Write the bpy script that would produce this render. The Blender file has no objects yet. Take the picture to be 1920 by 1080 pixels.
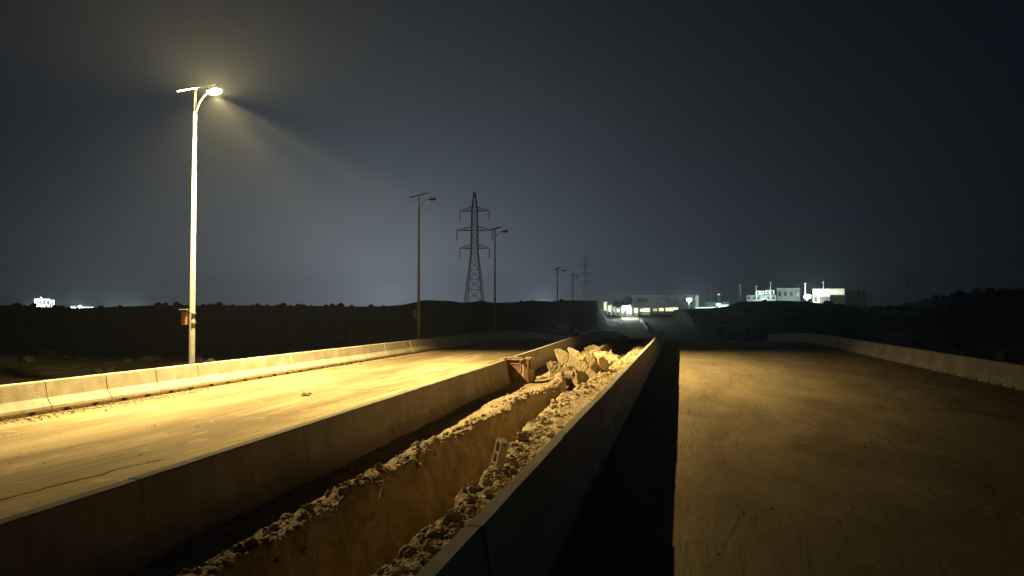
import bpy, bmesh, math, random
from math import radians as R, sin, cos, tan, pi, exp
from mathutils import Vector, Matrix, noise
random.seed(7)
S = bpy.context.scene
COL = S.collection
# ------------------------------------------------------------------ camera
FPX, XV, YV, HC = 1387.0, 1262.0, 584.0, 2.5
YAW, PITCH = R(12.2776), R(1.817)
CF = Vector((-sin(YAW)*cos(PITCH), cos(YAW)*cos(PITCH), sin(PITCH)))
CR = Vector((cos(YAW), sin(YAW), 0)); CU = CR.cross(CF)
cam = bpy.data.cameras.new('camera'); camo = bpy.data.objects.new('camera', cam); COL.objects.link(camo)
camo.location = (0, 0, HC)
camo.rotation_euler = Matrix((CR, CU, -CF)).transposed().to_euler()
cam.sensor_width = 36.0; cam.lens = 36.0*FPX/1920.0; cam.clip_start = 0.05; cam.clip_end = 4000
S.camera = camo
S.render.resolution_x = 1024; S.render.resolution_y = 576
# ------------------------------------------------------------------ render / exposure
S.render.engine = 'CYCLES'
S.cycles.use_denoising = True
S.cycles.max_bounces = 6; S.cycles.diffuse_bounces = 3; S.cycles.volume_bounces = 0
S.cycles.use_light_tree = True
S.cycles.sample_clamp_indirect = 4.0
vs = S.view_settings
vs.view_transform = 'Standard'; vs.look = 'None'; vs.gamma = 1.0; vs.exposure = 0.0
# ------------------------------------------------------------------ night sky
SKY_NISHITA = 0.008
SKY_GLOW = (0.205, 0.240, 0.285)
w = bpy.data.worlds.new('World'); S.world = w; w.use_nodes = True
nt = w.node_tree; N = nt.nodes; L = nt.links; N.clear()
wo = N.new('ShaderNodeOutputWorld')
sky = N.new('ShaderNodeTexSky'); sky.sky_type = 'NISHITA'; sky.sun_disc = False
sky.sun_elevation = R(-9); sky.sun_rotation = R(-20); sky.air_density = 1.2; sky.dust_density = 3
b1 = N.new('ShaderNodeBackground'); b1.inputs[1].default_value = SKY_NISHITA; L.new(sky.outputs[0], b1.inputs[0])
tc = N.new('ShaderNodeTexCoord')
def vdot(vec, src):
    n = N.new('ShaderNodeVectorMath'); n.operation = 'DOT_PRODUCT'; n.inputs[1].default_value = vec
    L.new(src, n.inputs[0]); return n.outputs['Value']
def mth(op, a, b=None, clamp=False, nodes=None, links=None):
    nodes = nodes or N; links = links or L
    n = nodes.new('ShaderNodeMath'); n.operation = op; n.use_clamp = clamp
    for i, v in enumerate((a, b)):
        if v is None: continue
        if isinstance(v, (int, float)): n.inputs[i].default_value = v
        else: links.new(v, n.inputs[i])
    return n.outputs[0]
# light pollution glow: a wide dome of light over the town, centred left of the road's end
g = (CR*(730-960)/FPX + CU*(540-545)/FPX + CF).normalized()
sq = N.new('ShaderNodeVectorMath'); sq.operation = 'MULTIPLY'; sq.inputs[1].default_value = (1, 1, 1.35); L.new(tc.outputs['Generated'], sq.inputs[0])
nrm = N.new('ShaderNodeVectorMath'); nrm.operation = 'NORMALIZE'; L.new(sq.outputs[0], nrm.inputs[0])
th = mth('ARCCOSINE', mth('MINIMUM', vdot(g, nrm.outputs[0]), 1.0))
lobe = mth('POWER', 2.71828, mth('MULTIPLY', th, -1/R(10.8)))
sc_ = N.new('ShaderNodeVectorMath'); sc_.operation = 'SCALE'; sc_.inputs[0].default_value = SKY_GLOW; L.new(lobe, sc_.inputs['Scale'])
nz = N.new('ShaderNodeTexNoise'); nz.inputs['Scale'].default_value = 2.2; nz.inputs['Detail'].default_value = 4
L.new(tc.outputs['Generated'], nz.inputs['Vector'])
cl = mth('ADD', mth('MULTIPLY', nz.outputs[0], 0.3), 0.85)
sc3 = N.new('ShaderNodeVectorMath'); sc3.operation = 'SCALE'; bs_ = N.new('ShaderNodeVectorMath'); bs_.operation = 'ADD'; bs_.inputs[1].default_value = (.0005, .0018, .0045); L.new(sc_.outputs[0], bs_.inputs[0]); L.new(bs_.outputs[0], sc3.inputs[0]); L.new(cl, sc3.inputs['Scale'])
b2 = N.new('ShaderNodeBackground'); b2.inputs[1].default_value = 1.0; L.new(sc3.outputs[0], b2.inputs[0])
ads = N.new('ShaderNodeAddShader'); L.new(b1.outputs[0], ads.inputs[0]); L.new(b2.outputs[0], ads.inputs[1]); L.new(ads.outputs[0], wo.inputs[0])
# ------------------------------------------------------------------ helpers
def pt(px, py, Y):
    d = CR*(px-960)/FPX + CU*(540-py)/FPX + CF
    return Vector((0, 0, HC)) + d*(Y/d.y)
def ss(a, b, x):
    t = min(1, max(0, (x-a)/(b-a))); return t*t*(3-2*t)
def lerp_tab(tab, x):
    if x <= tab[0][0]: return tab[0][1]
    for (x0, y0), (x1, y1) in zip(tab, tab[1:]):
        if x <= x1: return y0+(y1-y0)*(x-x0)/(x1-x0)
    return tab[-1][1]
def bend(Y): return -0.0003*max(0, Y-60)**2 if Y < 320 else -20.3-0.156*(Y-320)
def dz(Y): return -3.0*ss(56, 145, Y) + 4.1*ss(170, 272, Y)
def XL(Y): return lerp_tab([(-30, -4.9), (0, -4.98), (4.7, -5.03), (10.8, -5.17), (22.8, -5.43), (47, -6.17), (300, -6.6)], Y)+bend(Y)
def XR(Y): return lerp_tab([(-30, -1.7), (0, -1.5), (4.5, -1.475), (9.1, -1.445), (40, -1.11), (70, -1.0), (300, -1.0)], Y)+bend(Y)
def XA(Y): return -15.3+bend(Y)
def XB(Y): return 11.05+bend(Y)
def fb(p, o=4, H=0.9): return noise.fractal(p, H, 2.0, o)

def prin(name, rough=0.8, spec=0.3):
    m = bpy.data.materials.new(name); m.use_nodes = True
    b = m.node_tree.nodes['Principled BSDF']; b.inputs['Roughness'].default_value = rough
    b.inputs['Specular IOR Level'].default_value = spec
    return m, m.node_tree.nodes, m.node_tree.links, b
def surf(name, c1, c2, scale=4.0, rough=0.85, bump=0.3, bscale=30.0, stretch=(1, 1, 1), metal=0.0, detail=8, dist=0.02, c3=None, s3=0.6, spec=0.3):
    """two-tone noise colour with a third patchy tone and a bump"""
    m, n, l, b = prin(name, rough, spec)
    b.inputs['Metallic'].default_value = metal
    t = n.new('ShaderNodeTexCoord'); mp = n.new('ShaderNodeMapping'); mp.inputs['Scale'].default_value = stretch
    gm = n.new('ShaderNodeNewGeometry'); l.new(gm.outputs['Position'], mp.inputs[0])
    a = n.new('ShaderNodeTexNoise'); a.inputs['Scale'].default_value = scale; a.inputs['Detail'].default_value = detail
    l.new(mp.outputs[0], a.inputs['Vector'])
    r = n.new('ShaderNodeValToRGB'); r.color_ramp.elements[0].position = .33; r.color_ramp.elements[1].position = .67
    r.color_ramp.elements[0].color = (*c1, 1); r.color_ramp.elements[1].color = (*c2, 1); l.new(a.outputs[0], r.inputs[0])
    out = r.outputs[0]
    if c3:
        q = n.new('ShaderNodeTexNoise'); q.inputs['Scale'].default_value = s3; q.inputs['Detail'].default_value = 5
        l.new(mp.outputs[0], q.inputs['Vector'])
        rr = n.new('ShaderNodeValToRGB'); rr.color_ramp.elements[0].position = .45; rr.color_ramp.elements[1].position = .7
        l.new(q.outputs[0], rr.inputs[0])
        mx = n.new('ShaderNodeMix'); mx.data_type = 'RGBA'; mx.inputs[7].default_value = (*c3, 1)
        l.new(rr.outputs[0], mx.inputs[0]); l.new(out, mx.inputs[6]); out = mx.outputs[2]
    l.new(out, b.inputs['Base Color'])
    f = n.new('ShaderNodeTexNoise'); f.inputs['Scale'].default_value = bscale; f.inputs['Detail'].default_value = 6
    l.new(mp.outputs[0], f.inputs['Vector'])
    bp = n.new('ShaderNodeBump'); bp.inputs['Strength'].default_value = bump; bp.inputs['Distance'].default_value = dist
    l.new(f.outputs[0], bp.inputs['Height']); l.new(bp.outputs[0], b.inputs['Normal'])
    return m
def emit(name, col, st):
    m, n, l, b = prin(name, .4)
    b.inputs['Base Color'].default_value = (*col, 1)
    b.inputs['Emission Color'].default_value = (*col, 1); b.inputs['Emission Strength'].default_value = st
    return m

M = {}
M['concrete'] = surf('concrete', (.42, .37, .28), (.54, .48, .38), 3.0, .8, .35, 22, c3=(.36, .30, .21), s3=.9)
def stain(m, amount=.35):
    n, l = m.node_tree.nodes, m.node_tree.links; b = n['Principled BSDF']; src = b.inputs['Base Color'].links[0].from_socket
    gm = n.new('ShaderNodeNewGeometry'); mp = n.new('ShaderNodeMapping'); mp.inputs['Scale'].default_value = (5, 5, .55); l.new(gm.outputs['Position'], mp.inputs[0])
    q = n.new('ShaderNodeTexNoise'); q.inputs['Scale'].default_value = 1.3; q.inputs['Detail'].default_value = 7; l.new(mp.outputs[0], q.inputs['Vector'])
    r = n.new('ShaderNodeValToRGB'); r.color_ramp.elements[0].position = .50; r.color_ramp.elements[1].position = .68; l.new(q.outputs[0], r.inputs[0])
    mu = n.new('ShaderNodeMix'); mu.data_type = 'RGBA'; mu.blend_type = 'MULTIPLY'; mu.inputs[7].default_value = (.62, .57, .50, 1)
    f = n.new('ShaderNodeMath'); f.operation = 'MULTIPLY'; f.inputs[1].default_value = amount*1.6; l.new(r.outputs[0], f.inputs[0])
    l.new(f.outputs[0], mu.inputs[0]); l.new(src, mu.inputs[6]); l.new(mu.outputs[2], b.inputs['Base Color'])
stain(M['concrete'], .22)
M['wall'] = surf('median_concrete', (.31, .27, .20), (.40, .355, .275), 3.0, .85, .35, 22, c3=(.26, .215, .15), s3=.9)  # darker copy of the concrete, deepens the shade on the left median wall
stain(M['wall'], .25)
M['soil'] = surf('soil', (.33, .25, .145), (.49, .39, .235), 5.0, .95, 1.0, 26, c3=(.27, .195, .11), s3=1.6, dist=.05, spec=.1)
M['dust'] = surf('dusty_rubble', (.24, .185, .11), (.35, .28, .165), 5.0, .95, 1.0, 22, c3=(.18, .13, .08), s3=3.5, dist=.05, spec=.1)
M['brick'] = surf('dusty_brick', (.27, .16, .11), (.34, .25, .16), 5.0, .9, .6, 40, dist=.02)
M['field'] = surf('field', (.07, .06, .035), (.12, .10, .06), .25, .95, 1.0, 1.5, c3=(.06, .06, .035), s3=.04, dist=.4, spec=.1)
M['pole'] = surf('galvanised', (.20, .20, .175), (.29, .285, .25), 8, .5, .08, 40, metal=.15)
M['panel'] = surf('panel_frame', (.45, .46, .44), (.55, .55, .52), 5, .5, .05, 30, metal=.4)
M['cell'] = surf('solar_cell', (.015, .02, .05), (.03, .035, .07), 20, .25, .02, 60)
M['steel'] = surf('lattice_steel', (.05, .05, .05), (.09, .09, .09), 3, .7, .05, 20)
M['wood'] = surf('brown_board', (.30, .155, .085), (.42, .25, .15), 6, .7, .3, 30, stretch=(1, 1, .15), c3=(.50, .36, .23), s3=3)
M['wood_dark'] = surf('dark_board', (.19, .095, .055), (.29, .16, .10), 6, .7, .3, 30, stretch=(1, 1, .15))
M['rag'] = surf('dusty_cloth', (.42, .33, .26), (.55, .45, .34), 12, .95, .5, 40)
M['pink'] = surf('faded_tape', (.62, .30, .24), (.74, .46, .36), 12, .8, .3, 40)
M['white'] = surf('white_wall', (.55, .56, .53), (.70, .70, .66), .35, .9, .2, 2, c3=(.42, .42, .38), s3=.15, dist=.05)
M['cream'] = surf('cream_wall', (.50, .48, .33), (.62, .60, .44), .35, .9, .2, 2, c3=(.40, .38, .28), s3=.15, dist=.05)
M['grey'] = surf('grey_wall', (.14, .145, .14), (.22, .225, .21), .3, .9, .2, 2, dist=.05)
M['glass'] = surf('dark_glass', (.02, .025, .03), (.04, .045, .05), 2, .2, .02, 10)
M['roof'] = surf('roof_sheet', (.20, .21, .21), (.30, .31, .30), .5, .7, .2, 3)
M['black'] = surf('dark_metal', (.03, .03, .03), (.05, .05, .05), 5, .5, .05, 20)
M['lamp_lens'] = emit('lamp_lens', (1.0, .80, .42), 260)
M['flood_lens'] = emit('flood_lens', (.80, 1.0, .95), 420)
M['lit_cool'] = emit('lit_opening_cool', (.85, 1.0, .92), 2.4)
M['lit_warm'] = emit('lit_opening_warm', (1.0, .95, .62), 1.3)
M['lit_dim'] = emit('lit_opening_dim', (.80, .80, .60), .8)

def road_material(name, c1, c2, c3, swirl, tk=.45):
    m, n, l, b = prin(name, .88, .12)
    gm = n.new('ShaderNodeNewGeometry')
    def nzt(scale, st, det=6, dd=0.0, rot=0.0):
        mp = n.new('ShaderNodeMapping'); mp.inputs['Scale'].default_value = st; mp.inputs['Rotation'].default_value = (0, 0, rot)
        l.new(gm.outputs['Position'], mp.inputs[0])
        a = n.new('ShaderNodeTexNoise'); a.inputs['Scale'].default_value = scale; a.inputs['Detail'].default_value = det
        a.inputs['Distortion'].default_value = dd; l.new(mp.outputs[0], a.inputs['Vector']); return a.outputs[0]
    def ramp(src, p0, p1, a=(0, 0, 0), c=(1, 1, 1)):
        r = n.new('ShaderNodeValToRGB'); e = r.color_ramp.elements; e[0].position = p0; e[1].position = p1
        e[0].color = (*a, 1); e[1].color = (*c, 1); l.new(src, r.inputs[0]); return r.outputs[0]
    def mix(f, a, c):
        x = n.new('ShaderNodeMix'); x.data_type = 'RGBA'
        l.new(f, x.inputs[0])
        for i, v in ((6, a), (7, c)):
            if isinstance(v, tuple): x.inputs[i].default_value = (*v, 1)
            else: l.new(v, x.inputs[i])
        return x.outputs[2]
    # warped coordinates so that wheel tracks wander and swing
    wn = n.new('ShaderNodeTexNoise'); wn.inputs['Scale'].default_value = .11; wn.inputs['Detail'].default_value = 2; l.new(gm.outputs['Position'], wn.inputs['Vector'])
    wv = n.new('ShaderNodeVectorMath'); wv.operation = 'SCALE'; wv.inputs['Scale'].default_value = 5.0*swirl; l.new(wn.outputs['Color'], wv.inputs[0])
    wa = n.new('ShaderNodeVectorMath'); wa.operation = 'ADD'; l.new(gm.outputs['Position'], wa.inputs[0]); l.new(wv.outputs[0], wa.inputs[1])
    def wz(scale, st, det=5, rot=0.0):
        mp = n.new('ShaderNodeMapping'); mp.inputs['Scale'].default_value = st; mp.inputs['Rotation'].default_value = (0, 0, rot)
        l.new(wa.outputs[0], mp.inputs[0])
        q = n.new('ShaderNodeTexNoise'); q.inputs['Scale'].default_value = scale; q.inputs['Detail'].default_value = det; l.new(mp.outputs[0], q.inputs['Vector']); return q.outputs[0]
    base = ramp(wz(1.1, (1, .10, 1), 8, -.03), .36, .64, c1, c2)             # broad streaks of dust
    base = mix(ramp(nzt(.45, (1, .5, 1), 7, swirl), .48, .70), base, c3)     # worn patches
    tyre = ramp(wz(7, (1, .02, 1), 3, .03), .56, .62)                        # thin tyre lines
    tmask = ramp(wz(.5, (1, .2, 1), 3, .0), .40, .56)
    tm = mth('MULTIPLY', mth('MULTIPLY', tyre, tmask, nodes=n, links=l), tk, nodes=n, links=l)
    base = mix(tm, base, tuple(v*.62 for v in c1))
    spots = ramp(nzt(2.6, (1, .7, 1), 10, .5), .60, .68)
    base = mix(mth('MULTIPLY', spots, .35, nodes=n, links=l), base, tuple(v*1.25 for v in c2))
    gr = ramp(nzt(90, (1, 1, 1), 4), .32, .70, (.66, .66, .66), (1.2, 1.2, 1.2))
    mu = n.new('ShaderNodeMix'); mu.data_type = 'RGBA'; mu.blend_type = 'MULTIPLY'; mu.inputs[0].default_value = 1
    l.new(base, mu.inputs[6]); l.new(gr, mu.inputs[7]); out = mu.outputs[2]
    l.new(out, b.inputs['Base Color'])
    # relief: ruts, ripples, grit
    def sc1(v, k): return mth('MULTIPLY', v, k, nodes=n, links=l)
    def add(a_, c_): return mth('ADD', a_, c_, nodes=n, links=l)
    h = add(sc1(wz(1.6, (1, .10, 1), 6, -.02), .8), sc1(nzt(26, (1, .7, 1), 6), .16))
    h = add(h, sc1(tyre, -.24*tk)); h = add(h, sc1(nzt(5, (1, .6, 1), 8, .6), .35))
    bp = n.new('ShaderNodeBump'); bp.inputs['Strength'].default_value = .7; bp.inputs['Distance'].default_value = .05
    l.new(h, bp.inputs['Height']); l.new(bp.outputs[0], b.inputs['Normal'])
    return m
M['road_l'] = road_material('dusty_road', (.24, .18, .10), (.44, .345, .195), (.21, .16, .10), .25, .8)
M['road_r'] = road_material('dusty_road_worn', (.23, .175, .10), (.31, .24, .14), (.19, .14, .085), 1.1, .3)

def new(name, bm, mat, parent=None, smooth=False, loc=None):
    me = bpy.data.meshes.new(name); bm.normal_update(); bm.to_mesh(me); bm.free()
    if smooth:
        for p in me.polygons: p.use_smooth = True
    for m in (mat if isinstance(mat, (list, tuple)) else [mat]): me.materials.append(m)
    o = bpy.data.objects.new(name, me); COL.objects.link(o)
    if parent: o.parent = parent
    if loc is not None: o.location = loc
    return o
def tag(o, label=None, cat=None, group=None, kind=None):
    if label: o['label'] = label
    if cat: o['category'] = cat
    if group: o['group'] = group
    if kind: o['kind'] = kind
    return o
def empty(name, loc=(0, 0, 0), rz=0, label=None, cat=None, group=None):
    o = bpy.data.objects.new(name, None); o.location = loc; o.rotation_euler = (0, 0, rz); o.empty_display_size = .3
    COL.objects.link(o); return tag(o, label, cat, group)
def copy_tree(o, parent=None):
    c = o.copy(); COL.objects.link(c)
    if parent: c.parent = parent
    for ch in [x for x in COL.objects if x.parent == o]: copy_tree(ch, c)
    return c
def box(bm, x0, x1, y0, y1, z0, z1, bev=0, mi=0):
    v = [bm.verts.new(p) for p in ((x0, y0, z0), (x1, y0, z0), (x1, y1, z0), (x0, y1, z0), (x0, y0, z1), (x1, y0, z1), (x1, y1, z1), (x0, y1, z1))]
    fs = [bm.faces.new([v[i] for i in q]) for q in ((0, 3, 2, 1), (4, 5, 6, 7), (0, 1, 5, 4), (1, 2, 6, 5), (2, 3, 7, 6), (3, 0, 4, 7))]
    for f in fs: f.material_index = mi
    if bev:
        es = list({e for f in fs for e in f.edges}); bmesh.ops.bevel(bm, geom=es, offset=bev, segments=2, affect='EDGES', profile=.5)
    return v
def tube(bm, pts, rads, seg=12, caps=True):
    rings = []
    for i, p in enumerate(pts):
        p = Vector(p); a = Vector(pts[max(0, i-1)]); c = Vector(pts[min(len(pts)-1, i+1)]); t = (c-a).normalized()
        u = t.cross(Vector((0, 1, 0) if abs(t.y) < .9 else (1, 0, 0))).normalized(); v = t.cross(u)
        r = rads[i] if isinstance(rads, (list, tuple)) else rads
        rings.append([bm.verts.new(p+u*r*cos(2*pi*k/seg)+v*r*sin(2*pi*k/seg)) for k in range(seg)])
    for a, c in zip(rings, rings[1:]):
        for k in range(seg): bm.faces.new((a[k], a[(k+1) % seg], c[(k+1) % seg], c[k]))
    if caps: bm.faces.new(rings[0][::-1]); bm.faces.new(rings[-1])
    bmesh.ops.recalc_face_normals(bm, faces=bm.faces[:])
def bar(bm, a, b, t):
    a = Vector(a); b = Vector(b); d = (b-a).normalized()
    u = d.cross(Vector((0, 0, 1)) if abs(d.z) < .95 else Vector((1, 0, 0))).normalized()*t/2; v = d.cross(u).normalized()*t/2
    q = [bm.verts.new(p+x) for p in (a, b) for x in (u+v, u-v, -u-v, -u+v)]
    for f in ((0, 1, 2, 3), (7, 6, 5, 4), (0, 4, 5, 1), (1, 5, 6, 2), (2, 6, 7, 3), (3, 7, 4, 0)): bm.faces.new([q[i] for i in f])

# ------------------------------------------------------------------ terrain
HILLS = [(-400, 566), (0, 571), (60, 574), (105, 577), (130, 580), (175, 579.5), (200, 574), (260, 580), (300, 572), (430, 573), (600, 573), (740, 572), (775, 566), (790, 560), (845, 561),
         (862, 568), (880, 566), (905, 562), (920, 568), (960, 567), (1000, 563), (1030, 566), (1060, 564), (1125, 564), (1140, 581), (1200, 587), (1270, 584), (1330, 580), (1365, 576), (1385, 566),
         (1450, 564), (1520, 563), (1585, 561), (1620, 559), (1680, 548), (1750, 530), (1800, 523), (1860, 519), (1920, 516), (2300, 505)]
AZT = []
for px, py in HILLS:
    q = pt(px, py, 100) - Vector((0, 0, HC)); AZT.append((math.degrees(math.atan2(q.x, q.y)), q.z/math.hypot(q.x, q.y)))
def ground_z(x, y):
    r = math.hypot(x, y); az = math.degrees(math.atan2(x, y)) if y > 0 else (-90 if x < 0 else 90)
    u = x-bend(y) if y > 0 else x
    e = lerp_tab(AZT, az)
    rc = 235.0 if az < 8 else max(165.0, 235-9*(az-8))
    crest = HC+rc*e
    hz = crest*ss(rc*.45, rc, r) - (crest*.75)*ss(rc*1.04, rc*1.3, r)*(1 if az < 9 else .45)
    rough = .55*fb(Vector((x*.05, y*.05, 3)), 4)+.22*fb(Vector((x*.3, y*.3, 9)), 3)
    fade = 1-ss(rc*.55, rc*.9, r)*.55
    side = ss(12.5, 34, u) if u > 0 else ss(16.5, 27, -u)
    zr = dz(y) if y > 0 else 0
    zr = zr*(1-ss(40, 120, abs(u)))
    hill = hz*(side if r < 190 else max(side, ss(190, 235, r)))
    zz = zr-.03+hill+rough*fade*side*(1 if r < 300 else .4)
    if u < -16: zz -= .35*ss(16, 20, -u)*(1-ss(60, 120, r))
    return zz
def geo(a, b, k):
    out = [a]; s = k
    while out[-1] < b: out.append(out[-1]+s); s *= 1.045
    return out
ys = [-v for v in geo(4, 60, 6)[::-1]] + [0, 4, 8] + geo(12, 1050, 2.4)
xsr = geo(13, 1000, 1.6); xsl = [-v for v in geo(17, 1000, 1.6)][::-1]
us = xsl+[-16, -14, -11, -8, -6, -4.5, -4.3, -2.2, -2.0, -1, 2, 5, 8, 11.6, 12.3]+xsr
bm = bmesh.new(); gv = []
for y in ys:
    row = []
    for u in us:
        x = u+(bend(y) if y > 0 else 0)*(1-ss(60, 400, abs(u)))
        z = ground_z(x, y) if abs(u) > 12 else (dz(y) if y > 0 else 0)-.03
        if -4.4 < u < -2.1 and y < 85: z = -3
        row.append(bm.verts.new((x, y, z)))
    gv.append(row)
for a, c in zip(gv, gv[1:]):
    for i in range(len(a)-1): bm.faces.new((a[i], a[i+1], c[i+1], c[i]))
tag(new('ground', bm, M['field'], smooth=True), kind='structure')

def strip(name, x0f, x1f, y0, y1, z, mat, nx=2, step=3.0):
    bm = bmesh.new(); rows = []; y = y0
    while y <= y1+.01:
        a, c = x0f(y), x1f(y)
        rows.append([bm.verts.new((a+(c-a)*i/nx, y, z+(dz(y) if y > 0 else 0))) for i in range(nx+1)]); y += step
    for a, c in zip(rows, rows[1:]):
        for i in range(nx): bm.faces.new((a[i], a[i+1], c[i+1], c[i]))
    return tag(new(name, bm, mat, smooth=True), kind='structure')
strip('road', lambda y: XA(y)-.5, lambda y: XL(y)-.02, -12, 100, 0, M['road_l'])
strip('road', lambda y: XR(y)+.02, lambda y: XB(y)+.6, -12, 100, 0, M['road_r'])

# ------------------------------------------------------------------ median soil with its trench
lipL = [(0, -3.5), (6.6, -3.58), (9, -3.64), (12, -3.60), (14.5, -3.50), (18.2, -3.42), (20.4, -3.2), (22, -3.1), (26, -3.75), (60, -4.2)]
lipR = [(0, -2.2), (6.2, -2.50), (8.6, -2.60), (11.5, -2.70), (14.3, -2.84), (17.5, -2.95), (19.6, -3.02), (21.5, -2.85), (26, -2.6), (39, -2.38), (60, -2.3)]
def lips(y):
    xl, xr = lerp_tab(lipL, y), lerp_tab(lipR, y)
    xl += .13*noise.noise(Vector((3.1, y*1.1, 0)))+.05*noise.noise(Vector((1, y*4.5, 4)))
    xr += .20*noise.noise(Vector((9.7, y*1.0, 5)))+.10*noise.noise(Vector((1, y*3.7, 8)))
    return xl, xr
def soil_z(x, y, full=False):
    xl, xr = lips(y)
    n1 = fb(Vector((x*1.1, y*.7, 1.5)), 3); n2 = fb(Vector((x*4, y*4, 7)), 4); n3 = fb(Vector((x*15, y*13, 2)), 3)
    WL, WR = XL(y), XR(y)
    lump = .13*exp(-((y-18.3)/1.6)**2-((x+4.15)/.42)**2)
    crest = (.22+.05*n1)*exp(-((x-(xl-.20))/.29)**2)
    base = .16+.03*n1
    right = .12*exp(-((x-(xr+.35))/.4)**2)+.08*ss(WR-.8, WR-.1, x)
    bank = exp(-((x-(xr+.12))/.34)**2)                      # freshly broken edge of the right bank
    ridge = exp(-((x-(xl-.15))/.3)**2)
    top = base+crest+right+lump+(.016+.075*bank+.030*ridge)*n2+(.006+.026*bank+.013*ridge)*n3
    dep = .95*(1-ss(19.2, 20.6, y)) + .55*ss(20.9, 21.6, y)*(1-ss(24.5, 26, y)) + .35*ss(25, 27, y)
    wl, wr = ss(xl-.14, xl+.30, x), 1-ss(xr-.30, xr+.05, x)
    t = min(wl, wr)
    bottom = -dep+.08*n1+.05*n2+.15*exp(-((x-xr)/.25)**2)+.12*exp(-((x-xl-.1)/.2)**2)
    z = top*(1-t)+bottom*t if dep > .01 else top
    return (z, t) if full else z
bm = bmesh.new(); rows = []
yy = []; y = -1.0
while y < 72: yy.append(y); y += .035 if y < 6 else .0058*y
for y in yy:
    a, c = XL(y), XR(y); row = []; xl, xr = lips(y)
    br = [(a, 0), (xl-.6, 22), (xl-.15, 40), (xl+.31, 46), (max(xl+.34, xr-.31), 12), (max(xl+.40, xr+.06), 38), (max(xl+.5, xr+.55), 42), (c, 22)]
    xs = [a]
    for (p, _), (q, k) in zip(br, br[1:]): xs += [p+(q-p)*(j+1)/k for j in range(k)]
    n_c = len(xs)
    for i, x in enumerate(xs):
        z, t = soil_z(x, y, True); z += dz(y)
        hx = .03*noise.noise(Vector((x*9, y*9, z*9)))
        if t > .02: hx += t*min(1, (1.02-t)*6)*(.10*fb(Vector((1.5, y*1.6, z*2.6)), 5)+.03*noise.noise(Vector((8, y*12, z*12))))
        row.append(bm.verts.new((x+(hx if 2 < i < n_c-3 else 0), y, z)))
    rows.append(row)
for a, c in zip(rows, rows[1:]):
    for i in range(len(a)-1): bm.faces.new((a[i], a[i+1], c[i+1], c[i]))
tag(new('median_ground', bm, M['soil'], smooth=True), kind='structure')
strip('median_ground', lambda y: XL(y), lambda y: XR(y), 71.8, 262, .15, M['soil'])

def hit(px, py, off=.05):
    """where the soil surface lies along the line of sight of a pixel of the photograph"""
    Y = 5.0
    while Y < 45:
        p = pt(px, py, Y)
        if XL(Y)+.1 < p.x < XR(Y) and p.z < soil_z(p.x, Y)+dz(Y)+.02: return pt(px, py, Y-off)
        Y += .02
    return pt(px, py, 12)
ICO = {}
for sub_ in (1, 2):
    bm = bmesh.new(); bmesh.ops.create_icosphere(bm, subdivisions=sub_, radius=1); bm.verts.ensure_lookup_table()
    ICO[sub_] = ([v.co.copy() for v in bm.verts], [tuple(v.index for v in f.verts) for f in bm.faces]); bm.free()
class Rocks:
    def __init__(s): s.v = []; s.f = []
    def add(s, c, r, sd, sub=1):
        vs_, fs_ = ICO[sub]; o = len(s.v); a = random.uniform(.75, 1.3); b_ = random.uniform(.75, 1.3); h = random.uniform(.5, .9)
        for d in vs_:
            k = 1+.5*noise.noise(d*1.3+Vector((sd, 0, 0)))+.2*noise.noise(d*3+Vector((0, sd, 0)))
            s.v.append((c[0]+d.x*r*k*a, c[1]+d.y*r*k*b_, c[2]+d.z*r*k*h))
        s.f += [(x+o, y+o, z+o) for x, y, z in fs_]
    def build(s, name, mat):
        me = bpy.data.meshes.new(name); me.from_pydata(s.v, [], s.f); me.materials.append(mat)
        o = bpy.data.objects.new(name, me); COL.objects.link(o); return o
rk = Rocks()
for i in range(4200):
    y = 4.2*math.exp(random.random()*2.3)
    k = random.random(); xl, xr = lips(y)
    if k < .46: x = xl-.28+random.gauss(0, .17); r = .006+.045*random.random()**6
    elif k < .86: x = xr+.10+abs(random.gauss(0, .28)); r = .006+.055*random.random()**5
    elif k < .90: x = random.uniform(xl+.15, xr-.1); r = .008+.03*random.random()**3
    elif k < .94: x = random.uniform(XL(y)+.3, xl-.2); r = .008+.02*random.random()**2
    else: x = random.uniform(xr, XR(y)-.25); r = .008+.03*random.random()**2
    if x > XR(y)-.2: continue
    r *= (1+y*.025)
    rk.add((x, y, soil_z(x, y)+r*.25), r, i*.37, 1 if r < .03 else 2)
tag(rk.build('soil_clods', M['soil']), 'loose clods and crumbs of dry soil along the trench edges', 'soil clods', kind='stuff')
rk = Rocks()
for i in range(5200):
    y = 8*math.exp(random.random()*1.9); x = -14.95+abs(random.gauss(0, .34)); r = .006+.02*random.random()**3
    rk.add((x, y, r*.3), r*(1+y*.012), i*.61, 1)
for i in range(500):
    y = 5*math.exp(random.random()*2.3); x = random.uniform(-14.3, XL(y)-.4); r = .005+.016*random.random()**4
    rk.add((x, y, r*.2), r, i*.7, 1)
for i in range(420):
    y = 5*math.exp(random.random()*2.2); x = random.uniform(XR(y)+.5, 10.4); r = .004+.022*random.random()**5
    rk.add((x, y, r*.2), r, i*.7, 1)
for i in range(900):
    y = 6*math.exp(random.random()*2.2); x = 10.6-abs(random.gauss(0, .3)); r = .006+.02*random.random()**3
    rk.add((x, y, r*.3), r*(1+y*.012), i*.61, 1)
tag(rk.build('road_grit', M['dust']), 'loose grit and crumbs lying along the road edges', 'grit', kind='stuff')

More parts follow.
